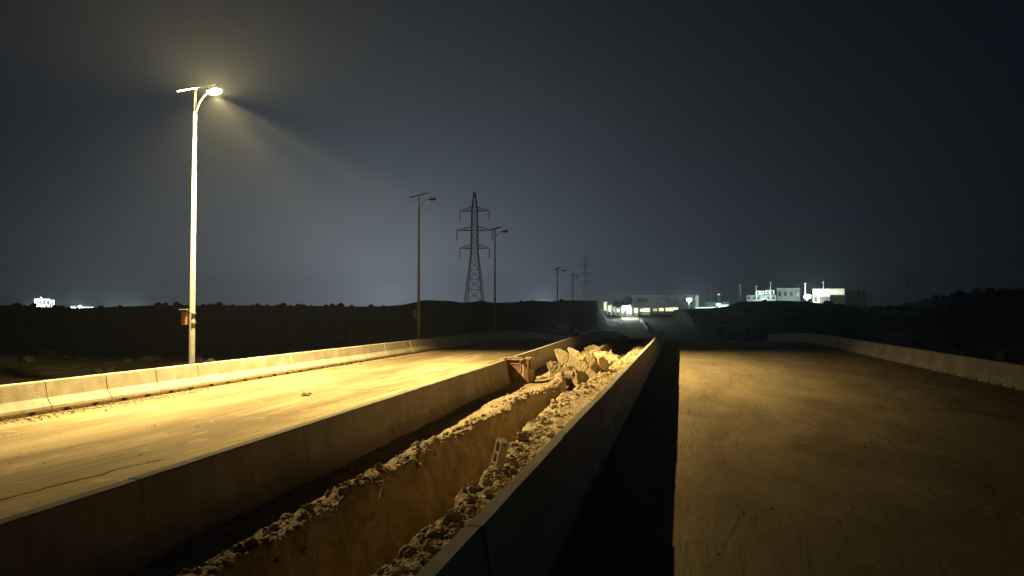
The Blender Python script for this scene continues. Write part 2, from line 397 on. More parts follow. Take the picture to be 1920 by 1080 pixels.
M['crack'] = surf('crack_shadow', (.035, .026, .015), (.05, .04, .022), 20, 1.0, .2, 60, spec=0.0)
def crack(pts, wdt, sd):
    bm = bmesh.new(); rows = []; n = 90
    for i in range(n+1):
        t = i/n*(len(pts)-1); k = min(int(t), len(pts)-2); f = t-k
        p = Vector(pts[k]).lerp(Vector(pts[k+1]), f)
        x = p.x+.09*fb(Vector((sd, p.y*1.7, 0)), 5); w_ = wdt*(.35+1.1*abs(noise.noise(Vector((sd, p.y*6, 4)))))*min(1, 6*min(i, n-i)/n+.1)
        rows.append([bm.verts.new((x-w_, p.y, .005)), bm.verts.new((x+w_, p.y, .005))])
    for a, c in zip(rows, rows[1:]): bm.faces.new((a[0], a[1], c[1], c[0]))
    tag(new('road', bm, M['crack']), kind='structure')
crack([(-8.75, 7.2), (-8.73, 8.2), (-8.57, 10.4), (-8.4, 11.2)], .026, 1.0)
rk = Rocks()
for i in range(2600):
    az = R(random.uniform(-52, 27)); r = random.uniform(26, 236) if i % 3 else random.uniform(150, 238)
    x, y = r*sin(az), r*cos(az); u = x-bend(y)
    if -18 < u < 13.5: continue
    rr = (.08+.5*random.random()**4)*(.5+r/170); rk.add((x, y, ground_z(x, y)+rr*.25), rr, i*.41, 2 if r < 120 else 1)
tag(rk.build('scrub', M['field']), 'low dark scrub and clods scattered over the fields beside the road', 'scrub', kind='stuff')

# ------------------------------------------------------------------ concrete barriers
def barrier_mesh(length, h, halves, slots, seed, ch=.010):
    """halves: (z fraction, half width) of the profile; slots: openings in the foot band"""
    bm = bmesh.new(); rnd = random.Random(seed)
    n = max(8, int(length/.16)); prof = []
    for z, x in halves: prof.append((x, z*h))
    full = [(-x, z) for x, z in prof] + [(x, z) for x, z in prof[::-1]]
    rings = []
    ends = [0.0, .012]+[length*i/n for i in range(1, n)]+[length-.012, length]
    for k, yq in enumerate(ends):
        e = ch if k in (0, len(ends)-1) else 0
        ring = []
        for j, (x, z) in enumerate(full):
            chip = 0
            if z > .97*h: chip = .012*max(0, noise.noise(Vector((seed*3+j*.2, yq*7, 1)))-.15)
            off = .006*noise.noise(Vector((seed+x*2, yq*1.2, z*2)))
            sx = 1 if x > 0 else -1
            ring.append(bm.verts.new((x-sx*(e+chip)+off, yq-length/2, z-(e if z > .9*h else 0)-chip*1.2)))
        rings.append(ring)
    m = len(full)
    for a, c in zip(rings, rings[1:]):
        for k in range(m): bm.faces.new((a[k], c[k], c[(k+1) % m], a[(k+1) % m]))
    bm.faces.new(rings[0]); bm.faces.new(rings[-1][::-1])
    z0 = prof[0][1]
    if z0 > .02:
        hw = prof[0][0]-.025; edges = [0.0]
        for c_, w_ in slots: edges += [c_-w_/2, c_+w_/2]
        edges += [length]
        for a, c in zip(edges[::2], edges[1::2]): box(bm, -hw, hw, a-length/2+.003, c-length/2-.003, -.05, z0+.02)
        box(bm, -hw*.45, hw*.45, -length/2+.004, length/2-.004, -.05, z0+.01)
    bmesh.ops.recalc_face_normals(bm, faces=bm.faces[:])
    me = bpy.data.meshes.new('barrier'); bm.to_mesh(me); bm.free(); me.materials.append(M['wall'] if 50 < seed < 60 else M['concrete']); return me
ORD = ['first', 'second', 'third', 'fourth', 'fifth', 'sixth', 'seventh', 'eighth', 'ninth', 'tenth', 'eleventh', 'twelfth', 'thirteenth', 'fourteenth']
side_prof = [(.115, .30), (.135, .31), (.22, .30), (.40, .205), (.48, .165), (.97, .10), (1.0, .085)]
med_prof = [(-.05, .29), (.10, .29), (.34, .19), (.42, .155), (.98, .075), (1.0, .06)]
def row_of_barriers(xf, y0, y1, ln, h, prof, slots, seed, ref, lab, group, far_lab):
    var = [barrier_mesh(ln-(.018 if slots else (.012 if seed == 51 else .004)), h, prof, slots, seed+i, .010 if slots else (.009 if seed == 51 else .003)) for i in range(4)]
    segs = []; y = y0; i = 0
    while y < y1:
        yc = y+ln/2; t = math.atan2(xf(y+ln)-xf(y), ln)
        step = ln*cos(t); segs.append((y+step/2, t)); y += step
    k0 = min(range(len(segs)), key=lambda k: abs(segs[k][0]-ref)); rnd = random.Random(seed)
    for k, (yc, t) in enumerate(segs):
        o = bpy.data.objects.new('concrete_barrier', var[rnd.randrange(4)]); COL.objects.link(o)
        far = ss(60, 90, yc)
        o.location = (xf(yc)+rnd.uniform(-.008, .008), yc, dz(yc)+rnd.uniform(-.004, .004))
        o.rotation_euler = (math.atan2(dz(yc+1)-dz(yc-1), 2), rnd.uniform(-.004, .004), -t+rnd.uniform(-.003, .003))
        d = k-k0
        if abs(d) <= 14 and yc < 62 and d != 0: lb = lab['near' if d < 0 else 'far'] % ORD[abs(d)-1]
        elif d == 0: lb = lab['at']
        else: lb = far_lab
        tag(o, lb, 'barrier', group)
row_of_barriers(XA, 7.5, 130, 2.0, .78, side_prof, [(.5, .22), (1.45, .22)], 11, 22.2,
    {'at': 'lit concrete barrier segment directly in front of the tall lit lamp pole',
     'near': 'lit roadside concrete barrier, %s one to the left of the lit lamp pole',
     'far': 'roadside concrete barrier, %s one to the right of the lit lamp pole'},
    'concrete barrier segments along the left road edge', 'dim concrete barrier segment far along the left road edge')
row_of_barriers(XB, 15.5, 88, 2.0, .76, side_prof, [(.5, .2), (1.45, .2)], 31, 27.0,
    {'at': 'dim concrete barrier segment cut by the right edge of the photo',
     'near': 'right-hand concrete barrier, %s one past the right photo edge towards the camera',
     'far': 'dim right-hand concrete barrier, %s one in from the right photo edge'},
    'concrete barrier segments along the right road edge', 'dark concrete barrier segment far along the right road edge')
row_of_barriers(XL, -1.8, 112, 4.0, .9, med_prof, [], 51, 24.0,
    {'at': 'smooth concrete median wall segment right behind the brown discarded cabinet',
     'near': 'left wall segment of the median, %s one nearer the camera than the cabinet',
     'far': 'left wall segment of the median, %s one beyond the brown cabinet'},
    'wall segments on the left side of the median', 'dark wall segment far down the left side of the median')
row_of_barriers(XR, -2.6, 112, 4.0, .9, med_prof, [], 71, 24.0,
    {'at': 'shadowed right median wall segment level with the brown discarded cabinet',
     'near': 'right wall segment of the median, %s one nearer the camera than the cabinet',
     'far': 'right wall segment of the median, %s one beyond the brown cabinet'},
    'wall segments on the right side of the median', 'dark wall segment far down the right side of the median')

me_ = barrier_mesh(3.99, .9, med_prof, [], 77, .003)
for k in range(9):
    y = 196+4*k; o = bpy.data.objects.new('concrete_barrier', me_); COL.objects.link(o)
    o.location = (XR(y), y, dz(y)); o.rotation_euler = (math.atan2(dz(y+1)-dz(y-1), 2), 0, -math.atan2(XR(y+2)-XR(y-2), 4))
    tag(o, 'distant wall segment catching the light just below the glowing stalls', 'barrier', 'far wall segments below the stalls')
# ------------------------------------------------------------------ street lamps
LAMP = Vector((-14.80, 21.72, 9.84))
AZ_ARM = R(-24.7)
def street_lamp(x, y, z, label, lit=False, light_box=True, tilt=.30):
    t = empty('street_lamp', (x, y, z), 0, label, 'street lamp', 'solar street lamps along the left road')
    bm = bmesh.new(); tube(bm, [(0, 0, -2.2), (0, 0, .02), (0, 0, 9.3)], [.105, .105, .055], 14)
    tube(bm, [(0, 0, 9.3), (0, 0, 9.34), (0, 0, 10.12)], [.062, .045, .045], 10)
    new('pole', bm, M['pole'], t, True)
    bm = bmesh.new(); box(bm, -.2, .2, -.2, .2, 0, .03, .005)
    for a in (-.14, .14):
        for c in (-.14, .14): tube(bm, [(a, c, .03), (a, c, .08)], .018, 6)
    new('base_plate', bm, M['pole'], t)
    bm = bmesh.new(); tube(bm, [(.03, 0, 9.25), (.12, 0, 9.40), (.30, 0, 9.64), (.62, 0, 9.82), (.90, 0, 9.88)], [.032, .03, .028, .026, .026], 8)
    ar = new('arm', bm, M['pole'], t, True)
    bm = bmesh.new(); box(bm, .86, 1.46, -.14, .14, 9.855, 9.925, .02)
    for k in range(5): box(bm, .96+k*.08, .975+k*.08, -.11, .11, 9.92, 9.95)
    hd = new('lamp_head', bm, M['panel'], t)
    bm = bmesh.new(); box(bm, .97, 1.43, -.12, .12, 9.745, 9.856, .05)
    lz = new('lens', bm, M['lamp_lens'] if lit else M['glass'], hd)
    ar.rotation_euler = (0, 0, AZ_ARM); hd.rotation_euler = (0, 0, AZ_ARM)
    pr = empty('solar_panel', (0, 0, 10.17)); pr.parent = t
    ex = Vector((.775, .555, .30)).normalized(); vy = Vector((-.55, .77, tilt)); vy = (vy-ex*vy.dot(ex)).normalized()
    pr.rotation_euler = Matrix((ex, vy, ex.cross(vy))).transposed().to_euler()
    bm = bmesh.new(); box(bm, -.62, .62, -.40, .40, -.02, .018, .004); tube(bm, [(0, -.3, -.05), (0, .3, -.05)], .02, 6)
    new('panel_frame', bm, M['panel'], pr)
    bm = bmesh.new()
    for i in range(6):
        for j in range(4): box(bm, -.58+i*.195, -.58+i*.195+.185, -.37+j*.187, -.37+j*.187+.177, .016, .022)
    new('solar_cells', bm, M['cell'], pr)
    if light_box:
        bm = bmesh.new(); box(bm, -.33, -.16, -.14, .14, 2.05, 2.52, .01)
        bx = new('control_box', bm, M['wood_dark'], t)
        bm = bmesh.new(); box(bm, -.40, -.12, -.17, .17, 2.55, 2.575, .004); box(bm, -.165, -.145, -.05, .05, 2.5, 2.56)
        new('hood', bm, M['pole'], bx)
        for zz in (2.12, 2.44):
            bm = bmesh.new(); tube(bm, [(0, 0, zz-.02), (0, 0, zz+.02)], .12, 14); box(bm, -.18, -.10, -.02, .02, zz-.012, zz+.012)
            new('clamp', bm, M['pole'], t)
    return t
street_lamp(-15.95, 22.25, 0, 'tall lit solar street lamp behind the left barrier, brightest light', True)
for px, Y, z, lb in ((785, 46.3, 0, 'unlit street lamp pole, second from the left after the lit lamp'),
                     (928, 66.5, 0, 'unlit street lamp with lamp arm just right of the big lattice pylon'),
                     (1045, 110, -1.2, 'distant unlit street lamp pole between big pylon and lit stalls, nearer one'),
                     (1074, 135, -.9, 'farthest faint street lamp pole, just left of the small far pylon')):
    q = pt(px, 570, Y); street_lamp(q.x, Y, z, lb, False, Y < 60, 7.7/Y)

# the lamp's light: LED optics that spread along the road and cut off sharply ahead
ld = bpy.data.lights.new('lamp_light', 'POINT'); ld.energy = 25000; ld.color = (1, .75, .31); ld.shadow_soft_size = .06; ld.use_nodes = True
n_ = ld.node_tree.nodes; l_ = ld.node_tree.links; n_.clear()
lo = n_.new('ShaderNodeOutputLight'); em = n_.new('ShaderNodeEmission'); l_.new(em.outputs[0], lo.inputs[0])
ge = n_.new('ShaderNodeNewGeometry')
def ldot(v):
    q = n_.new('ShaderNodeVectorMath'); q.operation = 'DOT_PRODUCT'; q.inputs[1].default_value = v; l_.new(ge.outputs['Incoming'], q.inputs[0]); return q.outputs['Value']
mm = lambda op, a, b=None, c=False: mth(op, a, b, c, n_, l_)
fx = Vector((-sin(YAW), cos(YAW), 0)); sx = Vector((cos(YAW), sin(YAW), 0))
down = mm('MAXIMUM', ldot((0, 0, -1)), 0.02)
F = mm('DIVIDE', ldot(fx), down); Sd = mm('DIVIDE', ldot(sx), down)
def sstep(v, a, b):
    q = n_.new('ShaderNodeMapRange'); q.interpolation_type = 'SMOOTHSTEP'; q.inputs['From Min'].default_value = a; q.inputs['From Max'].default_value = b
    q.inputs['To Min'].default_value = 0; q.inputs['To Max'].default_value = 1; l_.new(v, q.inputs['Value']); return q.outputs[0]
ahead = mm('SUBTRACT', 1.0, sstep(F, 2.0, 2.62))
Fc = mm('MINIMUM', mm('MAXIMUM', F, -3.5), 2.6); Sc = mm('MINIMUM', mm('MAXIMUM', Sd, 0.0), 3.5)
ex_ = -1.10
SS_ = mm('MULTIPLY', Sc, Sc)
for co, v in ((0.569, Fc), (-0.669, mm('MULTIPLY', Fc, Fc)), (2.642, Sc), (-1.858, SS_), (-0.036, mm('MULTIPLY', Fc, Sc)), (0.092, mm('MULTIPLY', SS_, Sc)), (0.269, mm('MULTIPLY', Fc, SS_))):
    ex_ = mm('ADD', mm('MULTIPLY', v, co), ex_)
left_ = mm('ADD', mm('MULTIPLY', sstep(Sd, -.9, -.25), .97), .03)
left_ = mm('MULTIPLY', left_, mm('SUBTRACT', 2.7, mm('MULTIPLY', sstep(Sd, -.05, .50), 1.7)))
far_ = mm('MULTIPLY', mm('MULTIPLY', sstep(Sd, 1.1, 1.7), mm('SUBTRACT', 1.0, sstep(Sd, 1.9, 2.5))), sstep(F, -.9, .4))
left_ = mm('MULTIPLY', left_, mm('ADD', 1.0, mm('MULTIPLY', far_, .6)))
mid_ = mm('MULTIPLY', mm('MULTIPLY', sstep(Sd, .75, 1.05), mm('SUBTRACT', 1.0, sstep(Sd, 1.45, 1.75))), sstep(F, -.9, .2))
near_ = mm('MULTIPLY', mm('MULTIPLY', sstep(Sd, .6, .95), mm('SUBTRACT', 1.0, sstep(Sd, 1.15, 1.35))), mm('SUBTRACT', 1.0, sstep(F, -1.2, -.3)))
left_ = mm('MULTIPLY', left_, mm('ADD', mm('SUBTRACT', 1.0, mm('MULTIPLY', mid_, .50)), mm('MULTIPLY', near_, .6)))
left_ = mm('MULTIPLY', left_, mm('ADD', 1.0, mm('MULTIPLY', mm('SUBTRACT', 1.0, sstep(Sd, .0, .16)), .5)))
left_ = mm('MULTIPLY', left_, mm('SUBTRACT', 1.0, mm('MULTIPLY', mm('MULTIPLY', mm('SUBTRACT', 1.0, sstep(F, -1.5, -.7)), mm('SUBTRACT', 1.0, sstep(Sd, .55, .9))), .28)))
prod = mm('MULTIPLY', mm('MULTIPLY', ahead, left_), mm('MULTIPLY', mm('POWER', 2.71828, ex_), mm('POWER', mm('MAXIMUM', down, .34), -3.0)))
up = sstep(ldot((0, 0, -1)), .0, .2)
spill = mm('MULTIPLY', mm('SUBTRACT', 1.0, sstep(ldot((0, 0, -1)), -.12, .37)), .95)
spill = mm('MULTIPLY', spill, mm('SUBTRACT', 1.0, mm('MULTIPLY', sstep(ldot(fx), -.1, .8), .85)))
l_.new(mm('ADD', mm('MULTIPLY', prod, up), spill), em.inputs['Strength'])
lob = bpy.data.objects.new('lamp_light', ld); lob.location = LAMP+Vector((0, 0, -.16)); COL.objects.link(lob)

# ------------------------------------------------------------------ discarded cabinet
cb = empty('cabinet', (-5.08, 23.85, .02), R(-14), 'dusty brown discarded cabinet with moulded front standing against the median wall', 'cabinet')
bm = bmesh.new(); box(bm, -.52, .30, .03, .40, 0, .86, .006); new('body', bm, M['wood_dark'], cb)
bm = bmesh.new()
box(bm, -.52, .30, 0, .028, .80, .86, .004); box(bm, -.52, -.45, 0, .028, 0, .80, .004); box(bm, .24, .30, 0, .028, 0, .80, .004); box(bm, -.45, .24, 0, .028, .40, .45, .004)
new('front_frame', bm, M['wood'], cb)
bm = bmesh.new(); box(bm, -.40, .19, .005, .028, .50, .75, .004)
pn = new('drawer_front', bm, M['wood_dark'], cb)
bm = bmesh.new()
for a in ((-.42, .21, .745, .775), (-.42, .21, .475, .505), (-.42, -.39, .505, .745), (.18, .21, .505, .745)): box(bm, a[0], a[1], -.014, .012, a[2], a[3], .003)
new('moulding', bm, M['wood'], pn)
bm = bmesh.new()
for i in range(6): box(bm, -.44+i*.113, -.44+i*.113+.10, .002, .026, .0, .395, .006)
new('lower_slats', bm, M['wood'], cb)
bm = bmesh.new(); box(bm, .31, .52, -.04, .40, 0, .88, .012)
for i in range(4): tube(bm, [(.335+i*.05, -.045, .03), (.335+i*.05, -.045, .85)], .018, 8)
new('corner_post', bm, M['wood'], cb)
bm = bmesh.new(); box(bm, -.57, .56, -.06, .43, .882, .915, .006); new('top_board', bm, M['wood'], cb)
def cloth(name, c, sx_, sy_, sd, mat, drop, label, cat):
    bm = bmesh.new(); n = 22; g_ = []
    for i in range(n+1):
        r_ = []
        for j in range(n+1):
            a, b = i/n-.5, j/n-.5
            edge = 1+.35*noise.noise(Vector((i*.35, j*.35, sd)))
            x, y = a*sx_*edge, b*sy_*edge
            z = .05*noise.noise(Vector((a*5, b*5, sd)))+.03*noise.noise(Vector((a*14, b*14, sd)))+.02
            dd = max(0, abs(a)-.27); z -= dd*drop*(1 if a > 0 else .3)
            x -= (dd*sx_*.75 if a > 0 else 0)
            r_.append(bm.verts.new((x, y, z)))
        g_.append(r_)
    for a, b in zip(g_, g_[1:]):
        for j in range(n): bm.faces.new((a[j], a[j+1], b[j+1], b[j]))
    bmesh.ops.solidify(bm, geom=bm.faces[:], thickness=.006)
    return tag(new(name, bm, mat, None, True, c), label, cat)
cloth('rag', (-4.66, 23.9, .95), .42, .5, 3.3, M['rag'], 1.5, 'crumpled dusty rag hanging over the right corner of the cabinet', 'rag')
cloth('plastic_sheet', (-5.15, 24.0, .955), .72, .30, 8.1, M['rag'], .1, 'thin dusty sheet lying flat on top of the cabinet', 'sheet')

# ------------------------------------------------------------------ rubble heap
def slab(name, outline, Y, th, lean, yaw_, mat, label, cat, group=None, rough=.010):
    """broken slab: outline of its broad face, its own distance, lean and thickness"""
    P = [pt(a, b, Y) for a, b in outline]; c = sum(P, Vector())/len(P)
    Q = []; jr = random.Random(int(outline[0][0]*7+outline[0][1])); jit = .0 if len(P) < 5 else .035
    for i, p in enumerate(P):                                   # ragged broken edge
        q = P[(i+1) % len(P)]; d = q-p; Q.append(p+Vector((jr.uniform(-1, 1), 0, jr.uniform(-1, 1)))*jit*.6)
        m_ = max(0, int(d.length/.22))
        for j in range(m_): Q.append(p+d*((j+1)/(m_+1)+jr.uniform(-.12, .12)/(m_+1))+Vector((d.z, 0, -d.x)).normalized()*jr.uniform(-jit, jit))
    P = Q
    for p in P: p.y = Y+(p.z-c.z)*lean+(p.x-c.x)*yaw_
    # keep the same face size seen at this distance
    nrm = Vector((yaw_, -1, lean)).normalized()
    bm = bmesh.new(); f = [bm.verts.new(p-c) for p in P]; bk = [bm.verts.new(p-c-nrm*th) for p in P]
    fr = bm.faces.new(f); bb = bm.faces.new(bk[::-1]); k = len(P)
    for i in range(k): bm.faces.new((f[i], bk[i], bk[(i+1) % k], f[(i+1) % k]))
    bmesh.ops.recalc_face_normals(bm, faces=bm.faces[:])
    bmesh.ops.bevel(bm, geom=bm.edges[:], offset=.012, segments=1, affect='EDGES')
    bmesh.ops.triangulate(bm, faces=bm.faces[:])
    for _ in range(4):
        le = [e for e in bm.edges if e.calc_length() > .06]
        if le: bmesh.ops.subdivide_edges(bm, edges=le, cuts=1); bmesh.ops.triangulate(bm, faces=[q for q in bm.faces if len(q.verts) > 3])
    bm.normal_update()
    for v in bm.verts:
        v.co += v.normal*rough*(1.2*noise.noise((v.co+c)*3)+1.2*noise.noise((v.co+c)*11)+.9*noise.noise((v.co+c)*27))
    return tag(new(name, bm, mat, None, False, c), label, cat, group)
G = 'broken slabs dumped in the median trench'
slab('rubble_slab', [(1040, 656), (1043, 653.5), (1050, 654), (1062, 660), (1078, 672), (1092, 676), (1101, 684), (1101, 692), (1094, 701), (1078, 700), (1064, 694), (1055, 684), (1046, 670)], 29.0, .16, .45, .35, M['dust'], 'largest long pointed dusty slab leaning up to the left in the rubble', 'slab', G)
slab('rubble_slab', [(1024, 684), (1026, 679), (1034, 677), (1050, 681), (1064, 686), (1070, 700), (1070, 722), (1052, 722), (1040, 712), (1033, 700), (1030, 692)], 24.9, .22, .5, .2, M['dust'], 'broad blunt dusty slab lowest and leftmost in the rubble heap', 'slab', G, .02)
slab('rubble_slab', [(1064, 654), (1066, 650), (1076, 654), (1086, 660), (1096, 672), (1092, 680), (1080, 676), (1070, 664)], 35.5, .14, .4, .3, M['dust'], 'small pointed slab tip standing behind the largest dusty slab', 'slab', G)
slab('rubble_slab', [(1095, 652), (1100, 650), (1113, 645.5), (1124, 650), (1139, 659), (1144, 672), (1132, 672), (1112, 672), (1100, 664)], 45.0, .18, .35, .1, M['dust'], 'dim broad slab at the back of the rubble in half shade', 'slab', G)
slab('rubble_slab', [(1146, 656), (1149, 664), (1152, 672), (1147, 676), (1140, 680), (1141, 668)], 38.5, .12, .2, .5, M['dust'], 'small upright splinter of slab farthest right in the rubble', 'slab', G)
# front block: lit rounded edge on its left, broad face in shade
slab('rubble_block', [(1074, 691), (1078, 693), (1083, 712), (1086, 733), (1079, 736), (1073, 716), (1070, 700)], 24.3, .12, .1, -.9, M['dust'], 'thin lit edge piece leaning on the dark front face in the rubble', 'concrete piece', G, .01)
slab('rubble_block', [(1078, 693), (1088, 696), (1100, 703), (1100, 716), (1098, 732), (1090, 736), (1084, 736), (1080, 716), (1076, 700)], 24.6, .35, .1, 1.6, M['dust'], 'squarish block with broad shaded face at the front of the rubble', 'block', G, .012)
slab('rubble_slab', [(1124, 670), (1130, 668), (1137, 676), (1142, 688), (1138, 697), (1130, 690), (1125, 682)], 29.2, .10, .1, 1.9, M['brick'], 'dark curved shell-like piece right of the stacked bricks', 'slab', G)
BR = [((1097, 661), (1101, 657), (1108, 667), (1102, 673)), ((1099, 671), (1110, 663), (1114, 670), (1104, 679)), ((1104, 679), (1114, 671), (1118, 678), (1107, 688)),
      ((1098, 697), (1105, 689), (1112, 695), (1104, 704)), ((1104, 704), (1113, 695), (1120, 703), (1111, 713)), ((1099, 716), (1108, 709), (1113, 716), (1104, 726)),
      ((1113, 712), (1119, 700), (1124, 706), (1122, 716))]
BL = ['topmost dusty brick in the leaning brick stack', 'dusty brick second from the top of the leaning stack', 'dusty brick third from the top of the leaning stack',
      'reddish brick just below the right end of the largest slab', 'reddish brick in the middle of the lower brick group', 'reddish brick beside the shaded front block, lowest left', 'reddish brick lowest and rightmost in the brick group']
for i, (o_, lb) in enumerate(zip(BR, BL)):
    slab('brick', list(o_), 27.5-.28*i, .2, .5, .15, M['dust'] if i < 3 else M['brick'], lb, 'brick', 'bricks tumbled in the rubble heap', .006)
def clod(name, c, r, sd, label, cat, mat=None, sq=(1, 1, .75), group=None):
    bm = bmesh.new(); v = bmesh.ops.create_icosphere(bm, subdivisions=4, radius=1)['verts']
    for p in v:
        d = p.co.copy(); k = 1+.4*noise.noise(d*1.4+Vector((sd, 0, 0)))+.22*noise.noise(d*3.4+Vector((0, sd, 0)))+.12*noise.noise(d*9+Vector((0, 0, sd)))
        p.co = Vector((d.x*sq[0], d.y*sq[1], d.z*sq[2]))*r*k
    return tag(new(name, bm, mat or M['dust'], None, False, c), label, cat, group)
q = pt(1016, 722, 25.6); clod('soil_mound', (q.x, 25.6, -.02), .42, 2.2, 'rough mound of soil between the cabinet and the rubble slabs', 'soil mound', M['soil'], (1.15, .8, .7))
clod('soil_mound', (-3.35, 26.5, -.22), .5, 5.2, 'heap of dusty soil under the largest slab', 'soil mound', M['soil'], (1.3, .8, .75))
clod('soil_mound', (-3.6, 38.5, -.25), .8, 7.9, 'dim heap of soil under the farthest slabs', 'soil mound', M['soil'], (1.2, 1.5, .75))
q = pt(572, 744, 20.2); clod('soil_clod', (q.x, 20.2, .03), .085, 1.3, 'lone pale clod lying in the middle of the lit left road', 'clod', M['dust'], (1.5, 1, .8))
q = pt(580, 741, 20.6); clod('soil_clod', (q.x, 20.6, .02), .05, 4.3, 'smaller crumb right beside the lone clod on the lit road', 'clod', M['dust'], (1.2, 1, .8))
q = pt(607, 688, 30.5); clod('soil_clod', (q.x, q.y, .06), .13, 6.6, 'pale clod lying against the foot of the left barrier', 'clod', M['dust'], (1.5, 1, .8))
for i, (x, y, r, lb) in enumerate(((-2.45, 10.3, .09, 'dark clod on the right trench bank below the hollow block'), (-2.55, 12.6, .11, 'jagged clod just right of the hollow white block'),
                                   (-2.62, 14.9, .12, 'large jagged clod where the right trench bank bulges'), (-2.3, 7.6, .08, 'dark clod on the nearest part of the right trench bank'))):
    clod('soil_clod', (x, y, soil_z(x, y)+r*.4), r, i*3.1, lb, 'clod', M['soil'])
# hollow block on the right lip
q = pt(943, 848, 13.4)
hb = bmesh.new()
for a in ((-.05, .05, 0, .028), (-.05, .05, .28, .31)): box(hb, a[0], a[1], -.045, .045, a[2], a[3], .004)
for a in ((-.05, -.028), (.028, .05)): box(hb, a[0], a[1], -.045, .045, .028, .28, .003)
box(hb, -.028, .028, -.045, .045, .14, .165, .003); box(hb, -.028, .028, .03, .045, .028, .28)
ho = new('hollow_block', hb, M['rag'], None, False, hit(932, 868, .05)-Vector((0, 0, .03))); ho.rotation_euler = (R(-10), R(12), R(-58)); ho.scale = (2.2, 1.3, 1.2)
tag(ho, 'pale hollow block standing tilted on the right trench edge', 'block')
# string with red tag hanging over the left trench lip, and scraps of tape; cord and tag colours brightened to look lit in the shade
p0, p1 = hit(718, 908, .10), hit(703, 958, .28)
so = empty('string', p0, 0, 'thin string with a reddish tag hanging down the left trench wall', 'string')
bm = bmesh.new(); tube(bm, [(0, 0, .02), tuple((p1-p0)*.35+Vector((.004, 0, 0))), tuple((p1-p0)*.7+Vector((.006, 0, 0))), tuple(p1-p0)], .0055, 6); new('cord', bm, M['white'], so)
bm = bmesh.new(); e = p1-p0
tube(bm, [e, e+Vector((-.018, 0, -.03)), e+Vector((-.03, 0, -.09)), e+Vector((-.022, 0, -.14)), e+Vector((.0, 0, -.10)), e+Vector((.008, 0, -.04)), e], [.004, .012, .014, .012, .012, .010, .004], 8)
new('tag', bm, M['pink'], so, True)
def scrap(px, py, Y, s, sd, label, mat='pink'):
    c = hit(px, py, .03); bm = bmesh.new(); pts = []
    for i in range(9):
        a = i/8
        pts.append((s*(a-.5)+.25*s*noise.noise(Vector((a*4, sd, 0))), .3*s*noise.noise(Vector((sd, a*4, 3))), .35*s*noise.noise(Vector((7, sd, a*4)))))
    tube(bm, pts, [s*.04+s*.07*abs(noise.noise(Vector((i*.9, sd, 1)))) for i in range(9)], 7)
    o = new('tape_scrap', bm, M[mat], None, True, c); o.rotation_euler = (R(10), R(-25), 0)
    tag(o, label, 'scrap', 'scraps of faded tape and twigs on the trench edges')
scrap(710, 904, 9.0, .16, 1.0, 'reddish tape scrap on the lip where the string hangs')
scrap(722, 897, 9.1, .12, 4.0, 'small reddish curl right above the hanging string')
scrap(787, 856, 11.4, .14, 2.0, 'curled reddish scrap on the lip between string and cabinet')
scrap(822, 832, 12.8, .20, 3.0, 'longer reddish scrap lying along the bright trench lip')
scrap(888, 903, 9.6, .12, 7.0, 'small reddish loop poking out of the right bank')
scrap(1058, 728, 22.8, .30, 9.0, 'pale twisted strip bridging the gap before the shaded block', 'rag')
scrap(975, 733, 22.5, .30, 12.0, 'bent dark stick leaning below the cabinet', 'wood_dark')

# ------------------------------------------------------------------ pylons
def pylon(px, Y, ytop, label, H=46.0, th=.75):
    top = pt(px, ytop, Y); z0 = top.z-H
    t = empty('lattice_pylon', (top.x, Y, z0), R(6), label, 'pylon', 'lattice pylons on the horizon')
    def hw(z):
        return lerp_tab([(0, 3.6), (21, 1.42), (38.5, 1.15), (46, .35)], z)
    bm = bmesh.new(); zs = [0, 5, 9.5, 13.5, 17, 20, 22.5, 25, 27.5, 30, 32.5, 35, 37.5, 40, 42.5, 46]
    for za, zb in zip(zs, zs[1:]):
        a, b = hw(za), hw(zb); ca = [(-a, -a, za), (a, -a, za), (a, a, za), (-a, a, za)]; cb_ = [(-b, -b, zb), (b, -b, zb), (b, b, zb), (-b, b, zb)]
        for i in range(4):
            bar(bm, ca[i], cb_[i], .32*th); bar(bm, ca[i], cb_[(i+1) % 4], .17*th); bar(bm, ca[(i+1) % 4], cb_[i], .17*th); bar(bm, cb_[i], cb_[(i+1) % 4], .17*th)
    new('mast', bm, M['steel'], t)
    for z, l in ((38.2, 6.3), (30.0, 7.7), (22.4, 6.4)):
        w_ = hw(z); bm = bmesh.new()
        for s in (-1, 1):
            for yy_ in (-w_, w_):
                bar(bm, (s*w_, yy_, z), (s*l, 0, z), .26*th); bar(bm, (s*w_, yy_, z+1.7), (s*l, 0, z+.1), .2*th)
                for k in range(1, 4):
                    f = k/4; bar(bm, (s*(w_+(l-w_)*f), yy_*(1-f), z), (s*(w_+(l-w_)*(f-.12)), yy_*(1-f+.1), z+1.7*(1-f)), .13*th)
        ca = new('crossarm', bm, M['steel'], t)
        for s in (-1, 1):
            bm = bmesh.new()
            tube(bm, [(s*(l-.1), 0, z-.1), (s*(l-.1), 0, z-4.2)], .11, 6)
            for k in range(9): tube(bm, [(s*(l-.1), 0, z-.6-k*.4), (s*(l-.1), 0, z-.72-k*.4)], .26, 8)
            new('insulator', bm, M['steel'], ca)
    return t
pylon(890, 300, 361, 'large lattice power pylon rising behind the dark hills, left of centre')
pylon(1098, 620, 479, 'small faint lattice pylon far away above the road end', th=.5)
bm = bmesh.new()

